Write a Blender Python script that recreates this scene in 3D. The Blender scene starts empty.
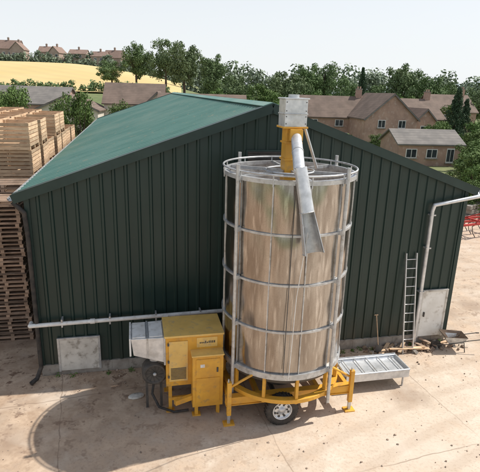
import bpy, bmesh, math, random
import numpy as np
from mathutils import Vector, Matrix, Euler
random.seed(7); RNG=np.random.default_rng(11)
sc=bpy.context.scene
R=math.radians
# ------------------------------------------------------------------ materials
def _n(nt,t,**k):
    n=nt.nodes.new(t)
    for a,b in k.items(): setattr(n,a,b)
    return n
def newmat(name):
    m=bpy.data.materials.new(name); m.use_nodes=True
    nt=m.node_tree; nt.nodes.clear()
    o=_n(nt,'ShaderNodeOutputMaterial'); b=_n(nt,'ShaderNodeBsdfPrincipled')
    nt.links.new(b.outputs[0],o.inputs[0])
    return m,nt,b
def noise(nt,vec,scale,detail=3,rough=.6):
    n=_n(nt,'ShaderNodeTexNoise'); n.inputs['Scale'].default_value=scale
    n.inputs['Detail'].default_value=min(detail,3); n.inputs['Roughness'].default_value=rough
    if vec: nt.links.new(vec,n.inputs['Vector'])
    return n.outputs['Fac']
def ramp(nt,fac,lo,hi):
    n=_n(nt,'ShaderNodeMapRange'); n.inputs['From Min'].default_value=lo; n.inputs['From Max'].default_value=hi
    nt.links.new(fac,n.inputs['Value']); return n.outputs[0]
def mix(nt,f,a,b,mode='MIX'):
    n=_n(nt,'ShaderNodeMix',data_type='RGBA',blend_type=mode)
    if isinstance(f,(int,float)): n.inputs[0].default_value=f
    else: nt.links.new(f,n.inputs[0])
    for i,c in ((6,a),(7,b)):
        if isinstance(c,tuple): n.inputs[i].default_value=(*c[:3],1)
        else: nt.links.new(c,n.inputs[i])
    return n.outputs[2]
def vmap(nt,scale=(1,1,1),kind='Object'):
    t=_n(nt,'ShaderNodeTexCoord'); m=_n(nt,'ShaderNodeMapping'); m.inputs['Scale'].default_value=scale
    nt.links.new(t.outputs[kind],m.inputs[0]); return m.outputs[0]
def math_(nt,op,a,b=None):
    n=_n(nt,'ShaderNodeMath',operation=op)
    for i,c in ((0,a),(1,b)):
        if c is None: continue
        if isinstance(c,(int,float)): n.inputs[i].default_value=c
        else: nt.links.new(c,n.inputs[i])
    return n.outputs[0]
def bump(nt,b,h,strength=.3,dist=.02):
    n=_n(nt,'ShaderNodeBump'); n.inputs['Strength'].default_value=strength; n.inputs['Distance'].default_value=dist
    nt.links.new(h,n.inputs['Height']); nt.links.new(n.outputs[0],b.inputs['Normal'])
def pm(name,c1,c2,scale=3,rough=.6,metal=0,stretch=(1,1,1),bmp=0,bdist=.01,lo=.35,hi=.65,c3=None,s3=20,spec=.5,rnd=0):
    m,nt,b=newmat(name); v=vmap(nt,stretch)
    f=ramp(nt,noise(nt,v,scale,3),lo,hi)
    c=mix(nt,f,c1,c2)
    if c3:
        f3=ramp(nt,noise(nt,v,s3,3),.55,.75); c=mix(nt,f3,c,c3)
    if rnd:
        g=_n(nt,'ShaderNodeNewGeometry'); hs=_n(nt,'ShaderNodeHueSaturation')
        mr=_n(nt,'ShaderNodeMapRange'); mr.inputs['To Min'].default_value=1-rnd; mr.inputs['To Max'].default_value=1+rnd
        nt.links.new(g.outputs['Random Per Island'],mr.inputs[0]); nt.links.new(mr.outputs[0],hs.inputs['Value'])
        nt.links.new(c,hs.inputs['Color']); c=hs.outputs[0]
    nt.links.new(c,b.inputs['Base Color'])
    b.inputs['Roughness'].default_value=rough; b.inputs['Metallic'].default_value=metal
    b.inputs['Specular IOR Level'].default_value=spec
    if bmp: bump(nt,b,noise(nt,v,scale*6,2),bmp,bdist)
    return m
M={}
M['galv']=pm('galvanised_steel',(.60,.61,.61),(.43,.44,.45),6,.42,.55,c3=(.34,.32,.29),s3=9)
M['galvb']=pm('bright_galvanised',(.74,.75,.76),(.54,.56,.58),5,.36,.5,c3=(.46,.46,.45),s3=3)
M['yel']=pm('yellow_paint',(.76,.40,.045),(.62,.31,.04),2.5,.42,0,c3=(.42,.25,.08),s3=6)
M['yeltop']=pm('yellow_paint_pale',(.82,.54,.16),(.70,.45,.13),3,.5,c3=(.52,.38,.2),s3=7)  # paler yellow for lids and front panels
M['black']=pm('black_rubber',(.02,.02,.02),(.06,.05,.042),6,.75)
M['dark']=pm('dark_metal',(.05,.048,.045),(.09,.08,.07),5,.6)
M['white']=pm('white_plastic',(.78,.78,.76),(.64,.63,.60),4,.4,c3=(.5,.47,.42),s3=8)
M['offwhite']=pm('weathered_board',(.66,.63,.57),(.50,.47,.42),3,.75,c3=(.24,.21,.17),s3=6)
M['doorw']=pm('door_white_paint',(.80,.79,.75),(.70,.68,.63),3,.6,c3=(.48,.44,.38),s3=5)
M['trim']=pm('green_trim',(.010,.030,.026),(.016,.040,.034),3,.45)
M['conc']=pm('concrete_block',(.36,.33,.29),(.24,.21,.18),3,.85,bmp=.4,c3=(.14,.12,.10),s3=5)
M['alu']=pm('aluminium',(.72,.72,.72),(.55,.55,.55),8,.35,.6)
M['wood']=pm('pine_wood',(.62,.44,.28),(.47,.32,.20),2.2,.75,stretch=(1,1,3),c3=(.30,.21,.14),s3=4,rnd=.28)
M['woodd']=pm('weathered_wood',(.40,.28,.20),(.25,.17,.12),2.2,.85,stretch=(1,1,2),c3=(.46,.35,.27),s3=5,rnd=.4)
M['red']=pm('red_paint',(.55,.05,.04),(.4,.04,.03),3,.45)
M['soil']=pm('rubble',(.30,.23,.17),(.18,.13,.10),4,.95)
M['stones']=pm('loose_stone',(.42,.33,.26),(.28,.21,.16),4,.95,rnd=.35)
M['glass']=pm('window_glass',(.03,.035,.04),(.06,.07,.08),1,.1)
M['brick']=pm('house_stone',(.47,.31,.24),(.36,.235,.185),.9,.9,c3=(.54,.43,.36),s3=2)
M['render']=pm('house_render',(.70,.64,.56),(.60,.54,.46),.8,.85)
M['brickf']=pm('hazed_far_stone',(.46,.34,.28),(.38,.28,.23),.5,.9)  # stone washed paler for distance, haze painted in
M['frame']=pm('window_frame',(.75,.74,.7),(.7,.68,.65),2,.5)
def tile(name,c1,c2):
    m,nt,b=newmat(name); v=vmap(nt)
    f=ramp(nt,noise(nt,v,.7,3),.35,.65); c=mix(nt,f,c1,c2)
    w=_n(nt,'ShaderNodeTexWave',wave_type='BANDS',bands_direction='Z'); w.inputs['Scale'].default_value=1.3; w.inputs['Distortion'].default_value=.6
    nt.links.new(v,w.inputs[0]); c=mix(nt,math_(nt,'MULTIPLY',w.outputs['Fac'],.35),c,tuple(x*.5 for x in c1))
    nt.links.new(c,b.inputs['Base Color']); b.inputs['Roughness'].default_value=.85
    b.inputs['Specular IOR Level'].default_value=.2
    return m
M['tile']=tile('brown_roof_tile',(.22,.165,.135),(.15,.115,.095))
M['tileg']=tile('grey_roof_tile',(.25,.23,.21),(.17,.16,.15))
M['tiler']=tile('hazed_far_tile',(.30,.21,.17),(.24,.17,.14))  # lighter tile copy, aerial haze put into its colour
def cladding():
    m,nt,b=newmat('green_cladding'); v=vmap(nt,(1,1,.15)); v2=vmap(nt)
    f=ramp(nt,noise(nt,v,2.2,3),.3,.7)
    c=mix(nt,f,(.0075,.026,.0215),(.0135,.036,.030))
    f2=ramp(nt,noise(nt,v2,.5,3),.45,.75); c=mix(nt,math_(nt,'MULTIPLY',f2,.4),c,(.026,.045,.037))
    sx=_n(nt,'ShaderNodeSeparateXYZ'); nt.links.new(v2,sx.inputs[0])
    low=_n(nt,'ShaderNodeMapRange'); low.inputs['From Min'].default_value=1.3; low.inputs['From Max'].default_value=.2
    nt.links.new(sx.outputs['Z'],low.inputs[0])
    c=mix(nt,math_(nt,'MULTIPLY',math_(nt,'MULTIPLY',low.outputs[0],.6),ramp(nt,noise(nt,v,3,3),.3,.8)),c,(.12,.095,.07))
    nt.links.new(c,b.inputs['Base Color']); b.inputs['Roughness'].default_value=.42
    bump(nt,b,noise(nt,v2,1.5,1),.15,.03); return m
M['clad']=cladding()
def roofmat():
    m,nt,b=newmat('green_roof_sheet'); v=vmap(nt,(.25,1,1)); v2=vmap(nt)
    c=mix(nt,ramp(nt,noise(nt,v,1.6,3),.3,.7),(.085,.20,.17),(.13,.255,.22))
    c=mix(nt,ramp(nt,noise(nt,v2,.35,3),.45,.7),c,(.17,.275,.235))
    c=mix(nt,ramp(nt,noise(nt,v2,5,3),.6,.8),c,(.27,.28,.21))
    nt.links.new(c,b.inputs['Base Color']); b.inputs['Roughness'].default_value=.6; return m
M['roof']=roofmat()
def panelmat():
    m,nt,b=newmat('perforated_stainless'); v=vmap(nt,(1,1,.12)); v2=vmap(nt); v3=vmap(nt,(1,1,.5))
    g=_n(nt,'ShaderNodeNewGeometry')
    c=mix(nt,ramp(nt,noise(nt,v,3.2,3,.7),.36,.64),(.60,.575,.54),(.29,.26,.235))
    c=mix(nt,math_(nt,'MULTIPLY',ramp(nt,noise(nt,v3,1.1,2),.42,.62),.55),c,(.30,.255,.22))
    c=mix(nt,math_(nt,'MULTIPLY',ramp(nt,noise(nt,v,11,2),.55,.72),.6),c,(.84,.82,.79))  # bright vertical streaks: highlights painted into the steel colour
    c=mix(nt,math_(nt,'MULTIPLY',g.outputs['Random Per Island'],.35),c,(.27,.235,.205))
    vo=_n(nt,'ShaderNodeTexVoronoi'); vo.inputs['Scale'].default_value=38; nt.links.new(v2,vo.inputs[0])
    c=mix(nt,math_(nt,'MULTIPLY',ramp(nt,vo.outputs['Distance'],.4,.15),.2),c,(.10,.085,.075))
    nt.links.new(c,b.inputs['Base Color']); b.inputs['Roughness'].default_value=.2; b.inputs['Metallic'].default_value=1
    bump(nt,b,noise(nt,vmap(nt,(1,1,.45)),2.0,1),.9,.09); return m
M['panel']=panelmat()
def leafmat(name,c1,c2,c3):
    m,nt,b=newmat(name)
    g=_n(nt,'ShaderNodeNewGeometry'); oi=_n(nt,'ShaderNodeObjectInfo')
    c=mix(nt,g.outputs['Random Per Island'],c1,c2)
    c=mix(nt,math_(nt,'MULTIPLY',oi.outputs['Random'],.6),c,c3)
    nt.links.new(c,b.inputs['Base Color']); b.inputs['Roughness'].default_value=.7
    b.inputs['Specular IOR Level'].default_value=.15
    return m
M['leaf']=leafmat('foliage',(.07,.135,.035),(.14,.22,.06),(.12,.15,.06))
M['leafc']=leafmat('conifer_foliage',(.035,.07,.035),(.06,.10,.05),(.05,.075,.045))
M['leaff']=leafmat('hazed_far_foliage',(.15,.20,.13),(.20,.25,.16),(.19,.23,.17))  # far leaves paled, distance haze mixed into the colour
M['leafm']=leafmat('hazed_mid_foliage',(.10,.165,.065),(.165,.235,.095),(.15,.18,.10))  # mid-distance leaves lightened to carry some painted haze
M['bark']=pm('bark',(.11,.08,.06),(.07,.05,.04),4,.9)
def grassmat():
    m,nt,b=newmat('grass_ground'); v=vmap(nt)
    c=mix(nt,ramp(nt,noise(nt,v,.05,3),.35,.65),(.13,.17,.06),(.22,.22,.10))
    c=mix(nt,ramp(nt,noise(nt,v,.8,3),.4,.8),c,(.09,.12,.045))
    nt.links.new(c,b.inputs['Base Color']); b.inputs['Roughness'].default_value=.95; return m
M['grass']=grassmat()
def fieldmat():
    m,nt,b=newmat('stubble_field'); v=vmap(nt)
    c=mix(nt,ramp(nt,noise(nt,v,.03,3),.35,.65),(.55,.41,.17),(.60,.47,.22))
    w=_n(nt,'ShaderNodeTexWave',wave_type='BANDS',bands_direction='DIAGONAL'); w.inputs['Scale'].default_value=.06; w.inputs['Distortion'].default_value=1.5
    nt.links.new(v,w.inputs[0]); c=mix(nt,math_(nt,'MULTIPLY',w.outputs['Fac'],.3),c,(.46,.36,.18))
    nt.links.new(c,b.inputs['Base Color']); b.inputs['Roughness'].default_value=.95; return m
M['field']=fieldmat()
def yardmat():
    m,nt,b=newmat('dusty_concrete'); v=vmap(nt)
    sx=_n(nt,'ShaderNodeSeparateXYZ'); nt.links.new(v,sx.inputs[0])
    big=noise(nt,v,.35,3,.65); mid=noise(nt,v,1.3,3,.75); fine=noise(nt,v,14,2,.7)
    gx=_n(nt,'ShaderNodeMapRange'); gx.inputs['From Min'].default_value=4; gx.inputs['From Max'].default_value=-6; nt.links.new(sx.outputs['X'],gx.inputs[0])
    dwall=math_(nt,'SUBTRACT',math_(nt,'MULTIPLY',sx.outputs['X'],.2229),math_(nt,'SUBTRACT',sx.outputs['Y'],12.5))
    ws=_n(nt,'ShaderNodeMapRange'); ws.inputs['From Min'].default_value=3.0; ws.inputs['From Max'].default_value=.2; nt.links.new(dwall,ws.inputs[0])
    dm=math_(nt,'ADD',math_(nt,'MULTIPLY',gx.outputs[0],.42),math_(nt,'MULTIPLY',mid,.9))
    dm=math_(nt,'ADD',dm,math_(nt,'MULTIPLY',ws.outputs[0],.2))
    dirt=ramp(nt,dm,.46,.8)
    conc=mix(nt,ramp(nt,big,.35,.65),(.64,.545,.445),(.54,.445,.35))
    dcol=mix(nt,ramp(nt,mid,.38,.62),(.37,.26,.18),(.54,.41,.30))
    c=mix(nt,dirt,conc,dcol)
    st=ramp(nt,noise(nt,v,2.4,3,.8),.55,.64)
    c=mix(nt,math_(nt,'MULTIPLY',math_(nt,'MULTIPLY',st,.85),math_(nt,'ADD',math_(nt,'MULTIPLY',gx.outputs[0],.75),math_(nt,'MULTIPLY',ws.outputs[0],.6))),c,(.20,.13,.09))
    vo=_n(nt,'ShaderNodeTexVoronoi'); vo.inputs['Scale'].default_value=.55; wob=_n(nt,'ShaderNodeTexNoise'); wob.inputs['Scale'].default_value=2.2; wob.inputs['Detail'].default_value=2
    va2=_n(nt,'ShaderNodeVectorMath',operation='MULTIPLY_ADD'); nt.links.new(v,wob.inputs[0]); nt.links.new(wob.outputs['Color'],va2.inputs[0]); va2.inputs[1].default_value=(.7,.7,0); nt.links.new(v,va2.inputs[2]); nt.links.new(va2.outputs[0],vo.inputs[0])
    c=mix(nt,math_(nt,'MULTIPLY',ramp(nt,vo.outputs['Distance'],.40,.14),.55),c,(.26,.185,.135))
    c=mix(nt,math_(nt,'MULTIPLY',ramp(nt,fine,.5,.72),.35),c,(.28,.195,.14))
    c=mix(nt,math_(nt,'MULTIPLY',ramp(nt,big,.56,.72),.6),c,(.68,.60,.51))
    tr=_n(nt,'ShaderNodeTexWave',wave_type='RINGS',rings_direction='Z'); tr.inputs['Scale'].default_value=.32; tr.inputs['Distortion'].default_value=2.5; tr.inputs['Detail'].default_value=1; tr.inputs['Detail Scale'].default_value=.4
    tm=_n(nt,'ShaderNodeMapping'); tm.inputs['Location'].default_value=(-14,6,0); nt.links.new(v,tm.inputs[0]); nt.links.new(tm.outputs[0],tr.inputs[0])
    c=mix(nt,math_(nt,'MULTIPLY',ramp(nt,tr.outputs['Fac'],.72,.95),.22),c,(.34,.25,.18))
    br=_n(nt,'ShaderNodeTexBrick'); br.offset=0; br.inputs['Scale'].default_value=1; br.inputs['Mortar Size'].default_value=.018
    br.inputs['Brick Width'].default_value=4.6; br.inputs['Row Height'].default_value=4.2; br.inputs['Mortar Smooth'].default_value=.6
    mp=_n(nt,'ShaderNodeMapping'); mp.inputs['Rotation'].default_value=(0,0,-.2193-.1); mp.inputs['Location'].default_value=(.8,1.4,0)
    va=_n(nt,'ShaderNodeVectorMath',operation='MULTIPLY_ADD'); nt.links.new(wob.outputs['Color'],va.inputs[0]); va.inputs[1].default_value=(.12,.12,0); nt.links.new(v,va.inputs[2])
    nt.links.new(va.outputs[0],mp.inputs[0]); nt.links.new(mp.outputs[0],br.inputs[0])
    c=mix(nt,math_(nt,'MULTIPLY',math_(nt,'MULTIPLY',br.outputs['Fac'],ramp(nt,big,.35,.6)),.55),c,(.2,.14,.1))
    nt.links.new(c,b.inputs['Base Color']); b.inputs['Roughness'].default_value=.9
    b.inputs['Specular IOR Level'].default_value=.2
    bump(nt,b,fine,.35,.012); return m
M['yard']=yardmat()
# ------------------------------------------------------------------ mesh builder
class MB:
    def __init__(s): s.v=[];s.f=[];s.m=[];s.mats=[];s.sm=[]
    def mi(s,k):
        if k not in s.mats: s.mats.append(k)
        return s.mats.index(k)
    def poly(s,vs,faces,k,smooth=False):
        o=len(s.v); s.v+= [tuple(a) for a in vs]
        i=s.mi(k)
        for f in faces: s.f.append([o+j for j in f]); s.m.append(i); s.sm.append(smooth)
    def box(s,c,size,k,rot=None):
        hx,hy,hz=[a/2 for a in size]
        vs=[Vector((x,y,z)) for x in(-hx,hx) for y in(-hy,hy) for z in(-hz,hz)]
        if rot is not None:
            if not isinstance(rot,Matrix): rot=Euler(rot).to_matrix()
            vs=[rot@a for a in vs]
        c=Vector(c); vs=[a+c for a in vs]
        s.poly(vs,[(0,1,3,2),(4,6,7,5),(0,4,5,1),(2,3,7,6),(0,2,6,4),(1,5,7,3)],k)
    def bb(s,x0,x1,y0,y1,z0,z1,k): s.box(((x0+x1)/2,(y0+y1)/2,(z0+z1)/2),(x1-x0,y1-y0,z1-z0),k)
    def rod(s,p,q,r,k,n=12,r2=None):
        p=Vector(p);q=Vector(q);d=(q-p)
        if d.length<1e-6:return
        d.normalize(); a=d.orthogonal().normalized(); b=d.cross(a); r2=r if r2 is None else r2
        vs=[];
        for P,rr in((p,r),(q,r2)):
            for i in range(n):
                t=2*math.pi*i/n; vs.append(P+a*math.cos(t)*rr+b*math.sin(t)*rr)
        s.poly(vs,[(i,(i+1)%n,n+(i+1)%n,n+i) for i in range(n)],k,True)
        s.poly(vs[:n],[tuple(range(n))[::-1]],k); s.poly(vs[n:],[tuple(range(n))],k)
    def path(s,pts,r,k,n=10):
        for a,b in zip(pts[:-1],pts[1:]): s.rod(a,b,r,k,n)
        for a in pts[1:-1]: s.ball(a,r*1.02,k)
    def ball(s,c,r,k,n=8):
        c=Vector(c);vs=[];fs=[]
        for i in range(n+1):
            for j in range(n):
                t=math.pi*i/n;u=2*math.pi*j/n
                vs.append(c+Vector((math.sin(t)*math.cos(u),math.sin(t)*math.sin(u),math.cos(t)))*r)
        for i in range(n):
            for j in range(n): fs.append((i*n+j,(i+1)*n+j,(i+1)*n+(j+1)%n,i*n+(j+1)%n))
        s.poly(vs,fs,k,True)
    def ring(s,c,R_,r,k,n=64,m=8,a0=0,a1=2*math.pi,axis='z'):
        vs=[];fs=[]; full=abs(a1-a0-2*math.pi)<1e-4; N=n if full else n+1
        for i in range(N):
            t=a0+(a1-a0)*i/n
            for j in range(m):
                u=2*math.pi*j/m; rr=R_+r*math.cos(u); z=r*math.sin(u)
                p=(rr*math.cos(t),rr*math.sin(t),z) if axis=='z' else (rr*math.cos(t),z,rr*math.sin(t))
                vs.append(Vector(c)+Vector(p))
        for i in range(n):
            i2=(i+1)%N
            for j in range(m): fs.append((i*m+j,i2*m+j,i2*m+(j+1)%m,i*m+(j+1)%m))
        s.poly(vs,fs,k,True)
    def lathe(s,c,prof,k,n=64,axis='z',smooth=True):
        vs=[];fs=[];P=len(prof)
        for i in range(n):
            t=2*math.pi*i/n
            for r,z in prof:
                p=(r*math.cos(t),r*math.sin(t),z) if axis=='z' else (r*math.cos(t),z,r*math.sin(t))
                vs.append(Vector(c)+Vector(p))
        for i in range(n):
            for j in range(P-1): fs.append((i*P+j,((i+1)%n)*P+j,((i+1)%n)*P+j+1,i*P+j+1))
        s.poly(vs,fs,k,smooth)
    def obj(s,name,parent=None,loc=(0,0,0),rot=0,bevel=0):
        me=bpy.data.meshes.new(name); me.from_pydata(s.v,[],s.f)
        for k in s.mats: me.materials.append(M[k])
        me.polygons.foreach_set('material_index',s.m); me.polygons.foreach_set('use_smooth',s.sm); me.update()
        o=bpy.data.objects.new(name,me); sc.collection.objects.link(o)
        o.location=loc; o.rotation_euler=(0,0,rot)
        if parent: o.parent=parent
        if bevel:
            b=o.modifiers.new('b','BEVEL'); b.width=bevel; b.segments=2; b.limit_method='ANGLE'; b.angle_limit=R(50)
        return o
def empty(name,loc,rot=0):
    e=bpy.data.objects.new(name,None); sc.collection.objects.link(e); e.location=loc; e.rotation_euler=(0,0,rot); e.empty_display_size=.2; return e
YAW=.2193
# ------------------------------------------------------------------ terrain
def ss(a,b,x):
    t=np.clip((x-a)/(b-a),0,1); return t*t*(3-2*t)
def terr(x,y):
    x=np.asarray(x,float);y=np.asarray(y,float)
    g=x/np.maximum(y,30.)
    L=ss(-.08,-.35,g); N=ss(.05,-.2,g)
    z=6.3*ss(50,105,y)*N+10*L*ss(105,230,y)+6*L*ss(225,300,y)+5*(1-L)*ss(90,250,y)
    z=z+.5*ss(60,120,y)*np.sin(x*.05)*np.sin(y*.037)
    return z
def tz(x,y): return float(terr(x,y))
def grid(name,xs,ys,mat,off=0,fn=terr):
    X,Y=np.meshgrid(xs,ys); Z=fn(X,Y)+off
    v=np.stack([X.ravel(),Y.ravel(),Z.ravel()],1); nx=len(xs); ny=len(ys)
    f=[(j*nx+i,j*nx+i+1,(j+1)*nx+i+1,(j+1)*nx+i) for j in range(ny-1) for i in range(nx-1)]
    me=bpy.data.meshes.new(name); me.from_pydata(v.tolist(),[],f); me.materials.append(M[mat])
    me.polygons.foreach_set('use_smooth',[True]*len(f)); o=bpy.data.objects.new(name,me); sc.collection.objects.link(o); return o
t=np.linspace(-1,1,181); xs=np.sinh(t*4.2)/np.sinh(4.2)*2500
t=np.linspace(0,1,200); ys=-60+ (np.exp(t*4.2)-1)/(np.exp(4.2)-1)*3600
grid('ground',xs,ys,'grass')
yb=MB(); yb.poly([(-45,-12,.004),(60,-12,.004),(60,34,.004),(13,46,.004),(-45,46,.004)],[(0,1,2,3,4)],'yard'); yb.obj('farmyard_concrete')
def field():
    gs=np.linspace(-.72,-.125,70); D=np.linspace(98,222,50)
    v=[];
    for d in D:
        for g in gs:
            x=g*d; v.append((x,d,tz(x,d)+.3))
    n=len(gs); f=[(j*n+i,j*n+i+1,(j+1)*n+i+1,(j+1)*n+i) for j in range(len(D)-1) for i in range(n-1)]
    me=bpy.data.meshes.new('field'); me.from_pydata(v,[],f); me.materials.append(M['field']); o=bpy.data.objects.new('stubble_field',me); sc.collection.objects.link(o)
field()
def hills():
    v=[];f=[];n=80
    for i in range(n+1):
        x=-2200+4400*i/n; h=38+22*math.sin(i*.21+1)+9*math.sin(i*.63)+ (25 if x>300 else 0)
        v+=[(x,1900,-5),(x,2300,h)]
    f=[(2*i,2*i+2,2*i+3,2*i+1) for i in range(n)]
    me=bpy.data.meshes.new('hills'); me.from_pydata(v,[],f); me.materials.append(pm('hazy_hill',(.38,.45,.49),(.43,.49,.51),.004,.95)); o=bpy.data.objects.new('distant_hills',me); sc.collection.objects.link(o)  # hill colour itself carries the painted blue haze
hills()
# ------------------------------------------------------------------ trees
def leaves(centers,radii,n,size,rng):
    k=len(centers); idx=rng.integers(0,k,n)
    d=rng.normal(size=(n,3)); d/=np.linalg.norm(d,axis=1)[:,None]
    rad=radii[idx]*(rng.random(n)**.4)
    c=centers[idx]+d*rad[:,None]*np.array([1,1,.8])
    nrm=d+rng.normal(size=(n,3))*.55+np.array([.15,0,.4]); nrm/=np.linalg.norm(nrm,axis=1)[:,None]
    a=np.cross(nrm,rng.normal(size=(n,3))); a/=np.linalg.norm(a,axis=1)[:,None]; b=np.cross(nrm,a)
    s=(size*(.6+.8*rng.random(n)))[:,None]
    v=np.stack([c-a*s,c-b*s*.7,c+a*s,c+b*s*.7],1).reshape(-1,3)
    return v
def tree_mesh(name,kind,seed,n=4200,leaf='leaf',ls=.02):
    rng=np.random.default_rng(seed); mb=MB()
    if kind=='conifer':
        mb.rod((0,0,0),(0,0,.95),.03,'bark',8,.004)
        cs=[];rs=[]
        for i in range(60):
            z=.08+.9*(i/59)**.9; rr=(1-z)*.44+.02; a=i*2.4
            q=rng.uniform(.35,1.0); cs.append((rr*q*math.cos(a),rr*q*math.sin(a),z-.02)); rs.append(.04+.10*(1-z))
            mb.rod((0,0,z),(rr*q*math.cos(a),rr*q*math.sin(a),z-.02),.008,'bark',5,.003)
    else:
        th=.26 if kind=='broad' else .1
        mb.rod((0,0,0),(.01,.01,th),.035,'bark',8,.024)
        mb.rod((.01,.01,th),(.0,.02,.75),.024,'bark',6,.006)
        cs=[];rs=[]
        K=48
        zc=.57 if kind=='broad' else .5; zr=.41 if kind=='broad' else .47
        for i in range(K):
            d=rng.normal(size=3); d/=np.linalg.norm(d); q=rng.uniform(.2,1)**.6
            z=zc+d[2]*q*zr*.86; wob=1+.22*math.sin(3*math.atan2(d[1],d[0])+seed)
            sh=.42*wob*(1-.25*max(0,(z-zc)/zr))
            p=(d[0]*q*sh,d[1]*q*sh,max(.14,z)); cs.append(p); rs.append(rng.uniform(.08,.15))
            if i%3==0:
                b0=(0.005,.01,min(th+.35*rng.random(),.7)); mb.rod(b0,p,.011,'bark',5,.003)
    v=leaves(np.array(cs),np.array(rs),n,ls,rng)
    o=len(mb.v); mb.v+=v.tolist(); i=mb.mi(leaf)
    nn=len(v)//4
    mb.f+=[(o+4*j,o+4*j+1,o+4*j+2,o+4*j+3) for j in range(nn)]; mb.m+=[i]*nn; mb.sm+=[False]*nn
    ob=mb.obj(name); me=ob.data; bpy.data.objects.remove(ob); return me
TM={'broad':[tree_mesh('broadleaf_tree_%d'%i,'broad',20+i,7500,'leafm',.0165) for i in range(4)],
    'bush':[tree_mesh('bush_%d'%i,'bush',40+i,7500,'leaf',.0165) for i in range(3)],
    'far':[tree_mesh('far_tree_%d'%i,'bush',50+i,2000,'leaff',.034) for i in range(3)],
    'conifer':[tree_mesh('conifer_%d'%i,'conifer',60+i,6500,'leafc',.016) for i in range(2)]}
NM={'broad':'broadleaf_tree','bush':'shrub','far':'hilltop_tree','conifer':'conifer_tree'}
def tree(kind,x,y,h,w,i=0):
    me=TM[kind][i%len(TM[kind])]; o=bpy.data.objects.new(NM[kind],me); sc.collection.objects.link(o)
    o.location=(x,y,tz(x,y)-.1); o.rotation_euler=(0,0,random.uniform(0,6.28)); o.scale=(w,w*random.uniform(.9,1.1),h)
TR=[('broad',-25.6,120,11.5,9),('broad',-18.8,121,13,9.5),('broad',-14,118,14,10),('broad',-7.2,115,13,9),('broad',-1.5,103,10.5,9),
('bush',3.3,100,10,8),('broad',10.5,130,13.5,12),('broad',17,138,15,11),('broad',22,142,16.5,13),('broad',24,122,12,9),('conifer',25.5,110,13.5,6),
('broad',39,125,16,12),('broad',44,120,13.5,11),('broad',34.5,130,10.5,10),('broad',52,130,12,11),('conifer',32.3,76,9.2,5.6),('broad',50,108,11,10),
('broad',11,105,10.5,9),('bush',6,96,8,8),('bush',15,99,8.5,8),('bush',0,97,7,7),('bush',-5,100,6,7),('bush',21,101,8,8),('bush',30,104,9,9),('bush',37,104,8.5,9),('bush',43,100,8,9),
('bush',-14,42.5,7.9,4.2),('bush',-16.4,44,6.8,4),('bush',-12.6,51,6.8,3.8),('bush',-25.5,55,8,6),('bush',-29,58,8.2,6),('broad',58,118,12,11),
('bush',26,66,5,5),('bush',22.5,46,3.6,5),('bush',19.3,40,3.7,4.5),('bush',17.3,35,3.2,3.6),('bush',27,56,4.4,6),('bush',31,64,5.2,6),('bush',35,70,5.5,7),('bush',24,50,3.8,5),('bush',15.4,31.5,2.6,3),
('bush',36,86,7,7),('bush',29.5,89,8,8),('conifer',35.5,80,7.5,4.4),('broad',-31,118,7,8),('bush',22,62,3,3.2),('bush',17.5,64,3,3)]
for i,a in enumerate(TR): tree(*a,i=i)
for i in range(26):
    x=-150+i*5.2+random.uniform(-2,2); y=258+random.uniform(-8,16)
    tree('far',x,y,random.uniform(3.5,7),random.uniform(5,8),i)
def hedge(name,pts,h,w,n,size,leaf='leaf',jit=.3):
    rng=np.random.default_rng(len(name)*7+n); cs=[];rs=[]
    for (x0,y0),(x1,y1) in zip(pts[:-1],pts[1:]):
        L=math.hypot(x1-x0,y1-y0); k=max(2,int(L/(w*.6)))
        for i in range(k):
            u=i/k; x=x0+(x1-x0)*u+rng.normal()*w*.15; y=y0+(y1-y0)*u+rng.normal()*w*.15; hh=h*rng.uniform(1-jit,1+jit)
            for q in np.arange(.25,1.01,.35): cs.append((x,y,tz(x,y)+hh*q-.2*h)); rs.append(w*.45*rng.uniform(.8,1.2))
    v=leaves(np.array(cs),np.array(rs),n,size,rng)
    me=bpy.data.meshes.new(name); k=len(v)//4; me.from_pydata(v.tolist(),[],[(4*j,4*j+1,4*j+2,4*j+3) for j in range(k)])
    me.materials.append(M[leaf]); o=bpy.data.objects.new(name,me); sc.collection.objects.link(o)
hedge('field_hedge',[(-72,98),(-50,99),(-30,100),(-12,99)],1.7,1.9,9000,.22,'leafm')
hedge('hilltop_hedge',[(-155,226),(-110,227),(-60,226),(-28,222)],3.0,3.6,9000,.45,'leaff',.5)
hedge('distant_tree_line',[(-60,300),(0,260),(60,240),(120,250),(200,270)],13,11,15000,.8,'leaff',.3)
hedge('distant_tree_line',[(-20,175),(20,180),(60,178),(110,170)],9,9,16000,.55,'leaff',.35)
hedge('yard_hedge',[(16.3,30),(19.5,38),(24,48),(31,60)],2.2,1.8,9000,.12)
hedge('garden_hedge',[(-12,52),(0,54),(10,56),(14,60)],3.0,1.8,9000,.16)
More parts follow.
